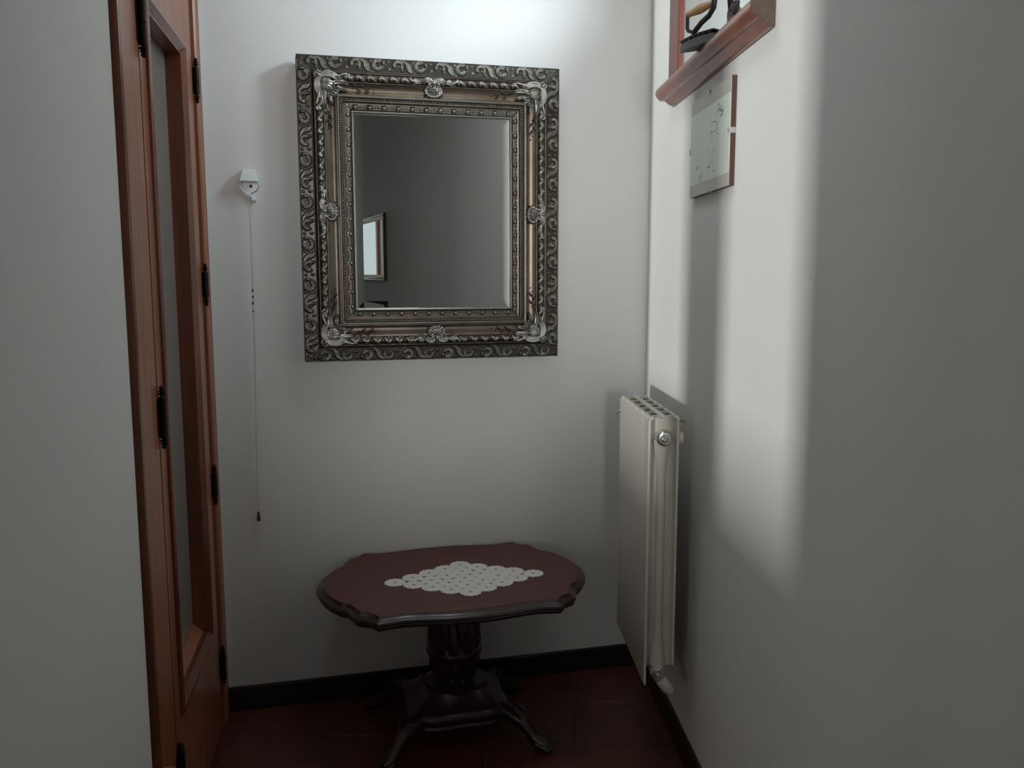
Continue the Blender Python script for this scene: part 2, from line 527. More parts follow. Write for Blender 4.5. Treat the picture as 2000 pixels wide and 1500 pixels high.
# ------------------------------------------------------------------ radiator
rad = thing('radiator', 'ivory enamelled sectional radiator hung on the right wall beside the corner', 'radiator')
NS = 6
RS0, RS1 = -0.795, -0.353
SW = (RS1 - RS0) / NS
RZ0, RZ1 = 0.308, 1.100
OB, OF = 0.072, 0.160


def oval(cs, co_, ws, wo, z, n=20):
    return [RW(cs + ws * math.cos(2 * PI * k / n), co_ + wo * math.sin(2 * PI * k / n), z) for k in range(n)]


for k in range(NS):
    a = RS0 + k * SW; b = a + SW; c = (a + b) / 2
    mb = MB()
    # front plate with rounded vertical edges, slightly crowned
    fr_ = []
    for z, dz_ in ((RZ0, 0.004), (RZ0 + 0.006, 0.0), (RZ1 - 0.012, 0.0), (RZ1, 0.006)):
        fr_.append([RW(a + 0.0002, OF - 0.007, z), RW(a + 0.0002, OF - 0.0005 - dz_, z), RW(a + 0.0006, OF - dz_, z), RW(c, OF + 0.0003 - dz_, z), RW(b - 0.0006, OF - dz_, z), RW(b - 0.0002, OF - 0.0005 - dz_, z), RW(b - 0.0002, OF - 0.007, z)])
    mb.loops(fr_)
    # back plate
    mb.box(RW, a + 0.0004, b - 0.0004, OB, OB + 0.006, RZ0 + 0.06, RZ1 - 0.004)
    # web plate in the middle of the section
    mb.box(RW, c - 0.0022, c + 0.0022, OB + 0.003, OF - 0.006, RZ0 + 0.045, RZ1 - 0.002)
    # central water column (tapers into hubs)
    cm = (OB + OF) / 2 - 0.002
    mb.loops([oval(c, cm, 0.016 + e, 0.014 + e2, z) for z, e, e2 in ((RZ0 + 0.05, 0.006, 0.012), (RZ0 + 0.10, 0.003, 0.006), (RZ0 + 0.14, 0, 0), (RZ1 - 0.17, 0, 0), (RZ1 - 0.12, 0.003, 0.006), (RZ1 - 0.07, 0.006, 0.014))])
    # hubs
    for hz in (RZ0 + 0.030, RZ1 - 0.062):
        mb.lathe(RW(a + 0.001, cm, hz), tR, [(0.020, 0), (0.0215, 0.002), (0.0215, SW - 0.004), (0.020, SW - 0.002)], 20)
    # top: middle bar of the grille
    mb.box(RW, a, b, cm - 0.009, cm + 0.009, RZ1 - 0.006, RZ1 - 0.0005)
    mb.box(RW, a, b, OF - 0.016, OF - 0.006, RZ1 - 0.007, RZ1 - 0.001)
    mb.box(RW, a, b, OB, OB + 0.010, RZ1 - 0.007, RZ1 - 0.001)
    # cell bar across the top
    mb.box(RW, c - 0.0045, c + 0.0045, OB + 0.001, OF - 0.002, RZ1 - 0.008, RZ1 - 0.001)
    o = mb.build('section', M_RAD, rad, smooth=True)
cm = (OB + OF) / 2 - 0.002
for nm, s, hz, d in (('end_plug', RS0, RZ1 - 0.062, -1), ('end_plug', RS0, RZ0 + 0.030, -1), ('end_plug', RS1, RZ1 - 0.062, 1)):
    mb = MB(); mb.lathe(RW(s, cm, hz), tR * d, [(0.0215, 0), (0.0215, 0.004), (0.019, 0.007), (0.014, 0.008), (0.014, 0.007), (0.0095, 0.007), (0.0095, 0.013), (0.0065, 0.014), (0.0055, 0.011)], 24)
    mb.build(nm, M_CHROME, rad, smooth=True)
mb = MB()   # bleed valve at the far end
mb.lathe(RW(RS1 + 0.008, cm + 0.01, RZ1 - 0.055), tR, [(0.010, 0), (0.010, 0.012), (0.006, 0.013), (0.006, 0.026), (0.009, 0.027), (0.009, 0.032), (0.002, 0.033)], 12)
mb.tube([RW(RS1 + 0.03, cm + 0.01, RZ1 - 0.055), RW(RS1 + 0.03, cm + 0.045, RZ1 - 0.058), RW(RS1 + 0.03, cm + 0.058, RZ1 - 0.07)], [0.006, 0.005, 0.003], 8)
mb.build('bleed_valve', M_CHROME, rad, smooth=True)
for s in (RS0 + 3 * SW, RS1 - SW):      # hangers, hooked just short of the plaster
    for hz in (RZ1 - 0.05, RZ0 + 0.06):
        mb = MB(); mb.tube([RW(s, 0.0006, hz), RW(s, OB + 0.01, hz)], 0.0035, 8)
        mb.build('wall_bracket', M_CHROME, rad, smooth=True)
mb = MB()
mb.lathe(RW(RS0 + 0.016, OB + 0.002, RZ1 - 0.062), nR * -1, [(0.010, 0), (0.017, 0.003), (0.019, 0.008), (0.018, 0.014), (0.010, 0.018), (0.003, 0.020)], 20)
mb.build('wall_spacer', M_RAD, rad, smooth=True)
mb = MB()   # lower drain: union and short elbow
mb.tube([RW(RS0 - 0.010, cm - 0.004, RZ0 + 0.020), RW(RS0 - 0.014, cm - 0.016, RZ0 + 0.004), RW(RS0 - 0.012, cm - 0.028, RZ0 - 0.012), RW(RS0 - 0.012, cm - 0.030, RZ0 - 0.020)], [0.017, 0.017, 0.015, 0.008], 12)
mb.build('lower_elbow', M_RAD, rad, smooth=True)

# ------------------------------------------------------------------ oval side table
TC = Vector((0.466, -0.307, 0)); TZ = 0.530
table = thing('side_table', 'dark mahogany side table with scalloped oval top and carved pedestal under the big mirror', 'table')
quad = [(0.0, 0.300), (0.06, 0.298), (0.12, 0.289), (0.17, 0.281), (0.215, 0.281), (0.268, 0.290), (0.285, 0.262), (0.318, 0.243), (0.330, 0.205), (0.346, 0.170), (0.362, 0.160), (0.388, 0.118), (0.406, 0.070), (0.415, 0.030), (0.417, 0.0)]
sharp = {5, 7}


def dense(q):
    out = []
    for i in range(len(q) - 1):
        p0 = q[i - 1] if i > 0 and i not in sharp else q[i]
        p1, p2 = q[i], q[i + 1]
        p3 = q[i + 2] if i + 2 < len(q) and (i + 1) not in sharp else q[i + 1]
        for k in range(4):
            t = k / 4
            out.append(tuple(0.5 * ((2 * p1[d]) + (-p0[d] + p2[d]) * t + (2 * p0[d] - 5 * p1[d] + 4 * p2[d] - p3[d]) * t * t + (-p0[d] + 3 * p1[d] - 3 * p2[d] + p3[d]) * t ** 3) for d in (0, 1)))
    out.append(q[-1])
    return out


dq = dense(quad)
outline = dq[:-1] + [(x, -y) for x, y in dq[::-1]][:-1] + [(-x, -y) for x, y in dq][:-1] + [(-x, y) for x, y in dq[::-1]][:-1]


def offs(k):
    """grow the outline by k metres along its normals"""
    n = len(outline); out = []
    for i in range(n):
        a, b = Vector(outline[i - 1]), Vector(outline[(i + 1) % n])
        t = (b - a).normalized()
        nn = Vector((-t.y, t.x))
        p = Vector(outline[i])
        if nn.dot(p) < 0: nn = -nn
        out.append(p + nn * k)
    return out


def tl(k, z): return [TC + Vector((p.x, p.y, z)) for p in offs(k)]


mb = MB()
mb.loops([tl(-0.03, TZ - 0.040), tl(0.006, TZ - 0.040), tl(0.010, TZ - 0.036), tl(0.012, TZ - 0.030), tl(0.010, TZ - 0.026), tl(0.014, TZ - 0.024), tl(0.018, TZ - 0.020), tl(0.017, TZ - 0.015), tl(0.011, TZ - 0.011), tl(0.004, TZ - 0.008), tl(0.001, TZ - 0.004), tl(-0.002, TZ - 0.0015)])
mb.build('tabletop', M_MAHOD, table, smooth=30)
mb = MB(); mb.loops([tl(-0.0025, TZ - 0.0014), tl(-0.0025, TZ - 0.0006), tl(-0.0035, TZ)])
mb.build('top_veneer', M_MAHO, table, smooth=30)
# tighter: dark moulded edge as its own part just proud of the top's rim
mb = MB()
mb.loops([tl(0.0165, TZ - 0.0155), tl(0.0195, TZ - 0.020), tl(0.0155, TZ - 0.0245), tl(0.0115, TZ - 0.027), tl(0.0135, TZ - 0.031), tl(0.0115, TZ - 0.037), tl(0.005, TZ - 0.0415), tl(0.0, TZ - 0.0395)], caps=False)
mb.build('edge_moulding', M_MAHOD, table, smooth=40)

# pedestal: carved baluster
NP = 96
prof = [(0.060, 0.490), (0.078, 0.482), (0.078, 0.474), (0.066, 0.466), (0.060, 0.452), (0.066, 0.430), (0.072, 0.395), (0.076, 0.365), (0.081, 0.335), (0.084, 0.310), (0.084, 0.296), (0.090, 0.290), (0.092, 0.280), (0.088, 0.270), (0.080, 0.262), (0.080, 0.240), (0.077, 0.222), (0.068, 0.205), (0.070, 0.195), (0.085, 0.188), (0.098, 0.178), (0.098, 0.170)]
L = []
for r, z in prof:
    carve = 0.0
    if 0.30 < z < 0.46: carve = 0.006
    elif 0.20 < z < 0.262: carve = 0.004
    row = []
    for k in range(NP):
        th = 2 * PI * k / NP
        leafy = abs(math.sin(th * 6 + (z - 0.38) * 8)) ** 0.6
        rr = r + carve * (leafy - 0.5) * 2
        row.append(TC + Vector((rr * math.cos(th), rr * math.sin(th), z)))
    L.append(row)
mb = MB(); mb.loops(L)
mb.build('pedestal', M_MAHOD, table, smooth=50)
# acanthus leaves on the bulb
mb = MB()
for k in range(8):
    th = 2 * PI * k / 8 + 0.2
    d = Vector((math.cos(th), math.sin(th), 0))
    mb.tube([TC + d * r_ + Vector((0, 0, z)) for r_, z in ((0.074, 0.30), (0.084, 0.34), (0.082, 0.38), (0.076, 0.42), (0.080, 0.445), (0.088, 0.44))], [0.010, 0.016, 0.015, 0.010, 0.006, 0.003], 6, flat=0.5, normal=d)
mb.build('carved_leaves', M_MAHOD, table, smooth=60)
# platform
def plat(r, z, n=64):
    return [TC + Vector(((r + 0.016 * math.cos(4 * (2 * PI * k / n) + PI)) * 1.10 * math.cos(2 * PI * k / n), (r + 0.016 * math.cos(4 * (2 * PI * k / n) + PI)) * 0.98 * math.sin(2 * PI * k / n), z)) for k in range(n)]


mb = MB(); mb.loops([plat(0.10, 0.068), plat(0.150, 0.070), plat(0.156, 0.078), (plat(0.152, 0.086)), plat(0.160, 0.092), plat(0.166, 0.104), plat(0.164, 0.116), plat(0.154, 0.126), plat(0.146, 0.130), plat(0.120, 0.150), plat(0.104, 0.166), plat(0.098, 0.172)])
mb.build('platform', M_MAHOD, table, smooth=40)
for sx, sy in ((1, 1), (1, -1), (-1, 1), (-1, -1)):
    d = Vector((sx * 0.78, sy * 0.63, 0)).normalized()
    side = Vector((-d.y, d.x, 0))
    pts = [(0.10, 0.100), (0.15, 0.104), (0.20, 0.100), (0.245, 0.082), (0.272, 0.056), (0.288, 0.034), (0.312, 0.024), (0.334, 0.021)]
    rad_ = [0.024, 0.028, 0.029, 0.025, 0.021, 0.020, 0.023, 0.017]
    mb = MB()
    mb.tube([TC + d * a + Vector((0, 0, b)) for a, b in pts], rad_, 12, normal=(0, 0, 1))
    for q in (-1, 0, 1):       # carved toes
        mb.tube([TC + d * 0.300 + side * q * 0.013 + Vector((0, 0, 0.022)), TC + d * 0.330 + side * q * 0.016 + Vector((0, 0, 0.019)), TC + d * 0.345 + side * q * 0.016 + Vector((0, 0, 0.010))], [0.013, 0.011, 0.008], 8)
    # scroll volute on the knee
    vol = []
    for k in range(18):
        a = k / 17 * 3.2 * PI
        r_ = 0.030 * (1 - k / 19)
        vol.append(TC + d * (0.215 + r_ * math.cos(a)) + Vector((0, 0, 0.100 + r_ * math.sin(a) * 0.9)))
    mb.tube([v + side * 0.018 for v in vol], 0.006, 6)
    mb.tube([v - side * 0.018 for v in vol], 0.006, 6)
    mb.build('leg', M_MAHOD, table, smooth=50)

# ------------------------------------------------------------------ crochet doily: 25 rosettes in a lozenge
doily = thing('doily', 'white crochet doily, a lozenge of joined rosettes lying on the table', 'doily')


def rosette_mesh():
    mb = MB()
    n = 72; zt = 0.0024
    rings = [(0.0045, 0.0), (0.0065, 1.0), (0.0105, 1.0), (0.0125, 0.55), (0.0150, 1.1), (0.0190, 0.9), (0.0215, 0.5), (0.0245, 1.1), (0.0285, 1.0), (0.0305, 0.6), (0.0325, 0.0)]
    top = []; 
    for ri, (r, hgt) in enumerate(rings):
        row = []
        for k in range(n):
            th = 2 * PI * k / n
            rr = r
            if ri >= 6: rr = r * (1 + (0.10 if ri >= 8 else 0.05) * abs(math.cos(6 * th)) - 0.03)
            knit = 1 + 0.35 * math.cos(18 * th + ri * 1.3)
            row.append(Vector((rr * math.cos(th), rr * math.sin(th), 0.0004 + zt * 0.6 * hgt * knit)))
        top.append(row)
    b1 = [Vector((p.x, p.y, 0)) for p in top[-1]]
    b0 = [Vector((p.x, p.y, 0)) for p in top[0]]
    mb.loops([b0] + top + [b1, b0], caps=False)
    return mb


rm = rosette_mesh()
rfirst = rm.build('rosette', M_DOILY, doily, smooth=70)
DC = Vector((0.496, -0.347, TZ + 0.0006))
DA = R(-3.5)
ux = Vector((math.cos(DA), math.sin(DA), 0)); uy = Vector((-math.sin(DA), math.cos(DA), 0))
first = True
spots = []
for c in range(9):
    cnt = 5 - abs(c - 4)
    for q in range(cnt):
        dx = (c - 4) * 0.0548
        if c in (0, 8): dx += (-0.004 if c == 0 else 0.004)
        spots.append((dx, (q - (cnt - 1) / 2) * 0.0635))
for i, (a, b) in enumerate(spots):
    o = rfirst if i == 0 else rfirst.copy()
    if i: C.objects.link(o); o.parent = doily
    o.location = DC + ux * (a + random.uniform(-0.0012, 0.0012)) + uy * (b + random.uniform(-0.0015, 0.0015)) + Vector((0, 0, 0.0003 * (i % 3)))
    o.rotation_euler = (0, 0, random.uniform(0, PI))
    o.scale = (1.02 + random.uniform(-0.03, 0.03),) * 2 + (1,)

# ------------------------------------------------------------------ the big ornate mirror
mir = thing('ornate_mirror', 'large rectangular mirror in a wide ornate silver and bronze frame on the far wall', 'mirror')
FX0, FX1, FZ0, FZ1 = 0.0205, 0.8855, 1.2100, 2.1840
FW_, FH_ = FX1 - FX0, FZ1 - FZ0
BASE = 0.050          # gap to the wall


def FP(x, z, h): return (FX0 + x, -(BASE + h), FZ0 + z)


def sm(x, a, b):
    t = np.clip((x - a) / (b - a), 0, 1)
    return t * t * (3 - 2 * t)


def bumpf(r, w): return np.clip(1 - (r / w) ** 2, 0, 1) ** 0.5


def outer_relief(u, t, P):
    """carved scroll band: u across 0..0.048 (0 outer), t along"""
    x = np.mod(t, P); y = u
    h = np.zeros_like(x)
    # leafy C-scroll
    dx, dy = x - 0.024, y - 0.022
    r = np.hypot(dx, dy); th = np.arctan2(dy, dx)
    m1 = sm(r, 0.006, 0.009) * (1 - sm(r, 0.017, 0.0195)) * (1 - sm(th, 0.6, 1.2) * (1 - sm(th, 2.3, 2.9)))
    h = np.maximum(h, m1 * (0.45 + 0.55 * np.abs(np.cos(7 * th + 160 * r))))
    h = np.maximum(h, 0.9 * bumpf(np.hypot(x - 0.037, y - 0.037), 0.0045))
    h = np.maximum(h, 0.6 * bumpf(np.hypot(x - 0.026, y - 0.024), 0.0042))
    # diagonal acanthus stem
    xc = 0.036 + (y - 0.004) * 0.95 + 0.006 * np.sin((y - 0.004) * 140)
    d = x - xc
    m2 = (1 - sm(np.abs(d), 0.007, 0.0105)) * sm(y, 0.002, 0.006) * (1 - sm(y, 0.042, 0.046))
    h = np.maximum(h, m2 * (0.35 + 0.65 * np.abs(np.cos(d * 620))))
    # fan shell curling back
    dx, dy = x - 0.094, y - 0.022
    r = np.hypot(dx * 0.92, dy); th = np.arctan2(dy, dx)
    m3 = sm(r, 0.0045, 0.008) * (1 - sm(r, 0.018, 0.0205)) * (1 - sm(np.abs(th), 2.2, 2.0) * 0) * sm(np.abs(th + 0.35), 0.35, 0.6)
    h = np.maximum(h, m3 * (0.3 + 0.7 * np.abs(np.cos(8 * th - 190 * r))))
    m4 = bumpf(np.hypot((x - 0.113) * 1.0, (y - 0.016) * 0.5), 0.0045)
    h = np.maximum(h, 1.1 * m4)
    h = np.maximum(h, 0.55 * bumpf(np.hypot(x - 0.128, y - 0.012), 0.004))
    h = np.maximum(h, 0.5 * bumpf(np.hypot(x - 0.131, y - 0.034), 0.006))
    h = np.maximum(h, 0.4 * bumpf(np.hypot(x - 0.072, y - 0.010), 0.005))
    return h


def rope_relief(u, t, P):
    x = np.mod(t, P); y = u
    h = 0.8 * bumpf(np.hypot(x - P * 0.25, (y - 0.013) * 0.9), 0.0068)
    xc = P * 0.55 + (y - 0.012) * 0.9
    d = x - xc
    h = np.maximum(h, (1 - sm(np.abs(d), 0.004, 0.0085)) * (0.45 + 0.55 * np.abs(np.cos(d * 700))) * sm(y, 0.001, 0.005) * (1 - sm(y, 0.021, 0.024)))
    return h


def frame_band(name, material, u0, u1, nu, base_fn, rel_fn, amp, unit, step, parent, pat=True):
    """carved band of the frame between insets u0..u1 as a height field, four mitred sides"""
    V, F, Pa = [], [], []
    vb = 0
    for side in range(4):
        Ls = FW_ if side in (0, 2) else FH_
        n = int(Ls / step)
        us = np.linspace(u0, u1, nu)
        k = np.linspace(0, 1, n + 1)
        U, K = np.meshgrid(us, k, indexing='ij')
        S = U + (Ls - 2 * U) * K
        T = S - Ls / 2
        inner = Ls - (u0 + u1)
        cnt = max(1, round(inner / unit)) if unit else 1
        P = inner / cnt
        rel = rel_fn(U - u0, T + inner / 2 + 100 * P, P) if rel_fn is not None else np.zeros_like(U)
        if rel_fn is not None:      # calm the relief where the mitre runs
            rel = rel * sm(np.minimum(S - U, Ls - U - S), 0.0, 0.004)
        Hh = base_fn(U) + amp * rel
        if side == 0: X, Z = S, FH_ - U          # top
        elif side == 1: X, Z = FW_ - U, FH_ - S  # right, going down
        elif side == 2: X, Z = FW_ - S, U        # bottom
        else: X, Z = U, S                        # left
        v = np.stack([FX0 + X, -(BASE + Hh), FZ0 + Z], -1).reshape(-1, 3)
        a = (np.arange(nu - 1)[:, None] * (n + 1) + np.arange(n)[None, :]).ravel()
        f = np.stack([a, a + 1, a + n + 2, a + n + 1], -1) + vb
        if side in (0, 1, 2): f = f[:, ::-1]
        V.append(v); F.append(f); Pa.append((0.12 + 0.88 * np.clip(rel * 1.25, 0, 1)).ravel() if rel_fn is not None else np.ones(v.shape[0]))
        vb += v.shape[0]
    V = np.concatenate(V); F = np.concatenate(F); Pa = np.concatenate(Pa)
    me = bpy.data.meshes.new(name)
    me.vertices.add(len(V)); me.vertices.foreach_set('co', V.ravel())
    me.loops.add(F.size); me.loops.foreach_set('vertex_index', F.ravel().astype(np.int32))
    me.polygons.add(len(F)); me.polygons.foreach_set('loop_start', np.arange(0, F.size, 4, dtype=np.int32))
    me.polygons.foreach_set('use_smooth', np.ones(len(F), dtype=bool))
    at = me.attributes.new('patina', 'FLOAT', 'POINT'); at.data.foreach_set('value', Pa.astype(np.float32))
    me.materials.append(material)
    me.update(calc_edges=True); me.validate()
    o = bpy.data.objects.new(name, me); C.objects.link(o); o.parent = parent
    return o


def lerp_fn(pts):
    xs = [p[0] for p in pts]; ys = [p[1] for p in pts]
    return lambda U: np.interp(U, xs, ys)


def arc_fn(a, b, h0, h1, hm):
    """smooth moulding between insets a,b: ends h0,h1, middle bulge hm"""
    def f(U):
        t = np.clip((U - a) / (b - a), 0, 1)
        return h0 + (h1 - h0) * t + hm * np.sin(PI * t)
    return f


ST = 0.0017
# outer carved band: flat with a small bead on its outer edge
frame_band('outer_band', M_PEWTD, 0.0, 0.050, 32, lerp_fn([(0, -0.032), (0.0001, 0.026), (0.0016, 0.030), (0.003, 0.027), (0.045, 0.030), (0.047, 0.033), (0.050, 0.024)]), outer_relief, 0.0065, 0.140, ST, mir)
frame_band('groove', M_BRONZE, 0.050, 0.057, 6, lerp_fn([(0.050, 0.022), (0.0515, 0.046), (0.054, 0.049), (0.057, 0.047)]), None, 0, None, 0.02, mir)
frame_band('gadroon_moulding', M_PEWT, 0.057, 0.082, 18, arc_fn(0.057, 0.082, 0.046, 0.044, 0.006), rope_relief, 0.0055, 0.036, ST, mir)
frame_band('cove', M_BRONZE, 0.082, 0.122, 26, lambda U: np.interp(U, [0.082, 0.084, 0.086, 0.092, 0.098, 0.104, 0.110, 0.116, 0.119, 0.122], [0.046, 0.047, 0.044, 0.041, 0.0385, 0.037, 0.0365, 0.038, 0.041, 0.040]), None, 0, None, 0.02, mir)


def bead_relief(u, t, P):
    x = np.mod(t, P)
    return bumpf(np.hypot(x - P / 2, (u - 0.004)), 0.0034)


frame_band('inner_ridge', M_SILVER, 0.122, 0.130, 10, arc_fn(0.122, 0.130, 0.040, 0.041, 0.009), None, 0, None, 0.02, mir)
frame_band('beaded_moulding', M_PEWT, 0.130, 0.138, 9, lambda U: 0.039 + 0 * U, bead_relief, 0.0038, 0.0075, 0.0011, mir)
frame_band('inner_step', M_BRONZE, 0.138, 0.148, 8, lerp_fn([(0.138, 0.042), (0.141, 0.043), (0.1425, 0.034), (0.148, 0.033)]), None, 0, None, 0.02, mir)


def pearl_relief(u, t, P):
    x = np.mod(t, P)
    h = 1.0 * bumpf(np.hypot(x - P / 2, u - 0.0095), 0.0058)
    k = np.abs(np.cos((x - P / 2) * 560 + u * 250)) * np.abs(np.cos(u * 420))
    return np.maximum(h, 0.32 * k * sm(np.abs(x - P / 2), 0.006, 0.009))


frame_band('pearl_moulding', M_PEWT, 0.148, 0.167, 14, arc_fn(0.148, 0.167, 0.033, 0.029, 0.002), pearl_relief, 0.0048, 0.046, ST, mir)
frame_band('sight_lip', M_SILVER, 0.167, 0.176, 8, lerp_fn([(0.167, 0.028), (0.1685, 0.034), (0.171, 0.036), (0.1735, 0.033), (0.174, 0.018), (0.176, 0.018)]), None, 0, None, 0.02, mir)
# back board of the frame
mb = MB()
mb.add([FP(0.001, 0.001, -0.031), FP(FW_ - 0.001, 0.001, -0.031), FP(FW_ - 0.001, FH_ - 0.001, -0.031), FP(0.001, FH_ - 0.001, -0.031)], [(0, 1, 2, 3)])
mb.build('backing_board', M_DARKGAP, mir)
# bevelled glass
GI = 0.1745; BV = 0.024
g = MB()
o_ = [(GI, GI), (FW_ - GI, GI), (FW_ - GI, FH_ - GI), (GI, FH_ - GI)]
i_ = [(GI + BV, GI + BV), (FW_ - GI - BV, GI + BV), (FW_ - GI - BV, FH_ - GI - BV), (GI + BV, FH_ - GI - BV)]
# the glass sits a touch askew in its rebate
yw = lambda x: (x - FW_ / 2) * math.tan(R(1.5))
vs_ = [FP(x, z, 0.0195 + yw(x)) for x, z in o_] + [FP(x, z, 0.01965 + yw(x)) for x, z in i_]
g.add(vs_, [(0, 1, 5, 4), (1, 2, 6, 5), (2, 3, 7, 6), (3, 0, 4, 7), (4, 5, 6, 7)])
g.build('mirror_glass', M_MIRROR, mir)


# ornaments ---------------------------------------------------------
def set_patina(o, fn):
    me = o.data
    at = me.attributes.new('patina', 'FLOAT', 'POINT')
    at.data.foreach_set('value', [fn(v.co) for v in me.vertices])


class Orn:
    """ornament in local (a, b, h): mapped by place(a,b,h) to world"""
    def __init__(s, place): s.mb = MB(); s.pl = place
    def tube(s, pts, rad, n=7, flat=0.8):
        s.mb.tube([s.pl(*p) for p in pts], rad, n, flat=flat, normal=(0, 1, 0))
    def ball(s, a, b, h, r): s.mb.ball(s.pl(a, b, h), r, 10)
    def curl(s, ca, cb, r0, a0, turns, h, w, shrink=0.85, n=22, lift=0.004):
        pts, rad = [], []
        for k in range(n):
            t = k / (n - 1)
            ang = a0 + turns * 2 * PI * t
            r = r0 * (1 - shrink * t)
            pts.append((ca + r * math.cos(ang), cb + r * math.sin(ang), h + lift * math.sin(PI * t)))
            rad.append(w * (0.35 + 0.65 * math.sin(PI * min(1, 0.15 + t * 0.85))) if t < 0.9 else w * 0.75)
        s.tube(pts, rad)
    def shell(s, ca, cb, ra, rb, ang, h, dome, ribs, spread=PI, nr=10, nt=64, rim=0.0):
        """ribbed dome; ribs fan from the (ca,cb) hinge"""
        rows = []
        for i in range(nr + 1):
            q = i / nr
            row = []
            for k in range(nt):
                th = 2 * PI * k / nt
                rib = math.cos(ribs * th)
                rr = q * (1 + 0.05 * (abs(rib)) * (q > 0.85))
                x, y = ra * rr * math.cos(th), rb * rr * math.sin(th)
                z = dome * math.sqrt(max(0, 1 - q * q)) + 0.0014 * rib * math.sin(PI * min(1, q * 1.05)) + rim * math.exp(-((q - 0.9) / 0.08) ** 2)
                row.append(s.pl(ca + x * math.cos(ang) - y * math.sin(ang), cb + x * math.sin(ang) + y * math.cos(ang), h + z))
            rows.append(row)
        s.mb.loops(rows, caps=False)
    def leaf(s, pts, w, h_lift=0.004, n=9):
        """ridged leaf along a path"""
        P = [Vector((p[0], p[1])) for p in pts]
        rows = []
        N = len(P)
        for i in range(N):
            t = i / (N - 1)
            d = (P[min(i + 1, N - 1)] - P[max(i - 1, 0)]).normalized()
            sd = Vector((-d.y, d.x))
            wd = w * math.sin(PI * min(1, 0.12 + 0.86 * t)) ** 0.7 + 0.0004
            row = []
            for k in range(n):
                q = k / (n - 1) * 2 - 1
                hh = pts[i][2] + h_lift * (1 - q * q) * math.sin(PI * (0.1 + 0.8 * t)) + 0.0013 * math.cos(q * PI * 3)
                p = P[i] + sd * q * wd
                row.append(s.pl(p.x, p.y, hh))
            rows.append(row)
        s.mb.loops(rows, caps=False, closed=False)
    def build(s, name, material, parent):
        o = s.mb.build(name, material, parent, smooth=60)
        set_patina(o, lambda c: max(0.0, min(1.0, (-c.y - BASE - 0.042) / 0.012)))
        return o


def bez(p0, p1, p2, p3, n=12):
    out = []
    for k in range(n):
        t = k / (n - 1); q = 1 - t
        out.append(tuple(q ** 3 * a + 3 * q * q * t * b + 3 * q * t * t * c + t ** 3 * d for a, b, c, d in zip(p0, p1, p2, p3)))
    return out


def corner(fx, fz):
    def place(a, b, h):
        x = a if fx > 0 else FW_ - a
        z = b if fz > 0 else FH_ - b
        return Vector(FP(x, z, h))
    o = Orn(place)
    o.shell(0.086, 0.086, 0.030, 0.027, PI / 4, 0.044, 0.012, 13)
    o.shell(0.110, 0.110, 0.021, 0.029, PI / 4, 0.038, 0.009, 9, rim=0.003)
    for a, b in ((0.062, 0.062), (0.066, 0.055), (0.055, 0.066), (0.058, 0.072), (0.072, 0.058)): o.ball(a, b, 0.058, 0.0042)
    o.ball(0.068, 0.068, 0.062, 0.0062)
    for a, b in ((0.124, 0.112), (0.112, 0.124), (0.126, 0.122)): o.ball(a, b, 0.046, 0.003)
    for sw in (0, 1):
        def q(p): return p if not sw else (p[1], p[0], p[2])
        for k, (w_, off) in enumerate(((0.0036, 0), (0.003, 0.006), (0.0028, 0.011), (0.0022, 0.0155))):
            pts = bez(q((0.068 + off * 0.6, 0.072, 0.060)), q((0.048 + off, 0.090, 0.062)), q((0.055 + off, 0.118, 0.058)), q((0.078 + off * 0.5, 0.142 - off * 0.8, 0.046)), 14)
            o.tube(pts, [w_ * (0.5 + 0.5 * math.sin(PI * (0.2 + 0.75 * i / 13))) for i in range(14)])
        o.leaf([q(p) for p in bez((0.090, 0.108, 0.048), (0.082, 0.125, 0.050), (0.080, 0.145, 0.047), (0.090, 0.168, 0.042), 12)], 0.009)
        o.leaf([q(p) for p in bez((0.100, 0.118, 0.045), (0.102, 0.135, 0.047), (0.106, 0.145, 0.045), (0.112, 0.158, 0.042), 10)], 0.006)
        # hook over the gadroon
        hk = bez((0.070, 0.118, 0.055), (0.066, 0.140, 0.058), (0.058, 0.148, 0.058), (0.062, 0.160, 0.052), 10)
        o.tube([q(p) for p in hk], [0.002, 0.003, 0.0036, 0.0036, 0.0034, 0.0032, 0.003, 0.0034, 0.0036, 0.002])
        o.curl(*(q((0.064, 0.166, 0))[:2]), 0.0075, 0.3, 0.9, 0.050, 0.0026)
    o.build('corner_ornament', M_SILVER, mir)
    # trailing sprig in the cove along both arms
    for sw in (0, 1):
        def q(p): return p if not sw else (p[1], p[0], p[2])
        sp = Orn(place)
        stem = bez((0.092, 0.165, 0.041), (0.104, 0.185, 0.041), (0.090, 0.205, 0.041), (0.104, 0.232, 0.040), 16)
        sp.tube([q(p) for p in stem], [0.0018 * (1 - i / 22) for i in range(16)])
        for i in (2, 5, 8, 11):
            a, b, _ = stem[i]
            sg = 1 if i % 2 else -1
            sp.leaf([q(p) for p in bez((a, b, 0.041), (a + sg * 0.005, b + 0.002, 0.044), (a + sg * 0.009, b + 0.008, 0.044), (a + sg * 0.010, b + 0.014, 0.041), 7)], 0.0034, 0.003)
        for i, (da, db) in enumerate(((0.006, 0.176), (-0.002, 0.183), (0.010, 0.192), (0.000, 0.200), (0.006, 0.210), (0.012, 0.220), (0.004, 0.228), (0.010, 0.240))):
            sp.ball(*q((0.094 + da, db, 0.043)), 0.0026)
        sp.build('sprig_ornament', M_PEWT, mir)


for fx in (1, -1):
    for fz in (1, -1): corner(fx, fz)


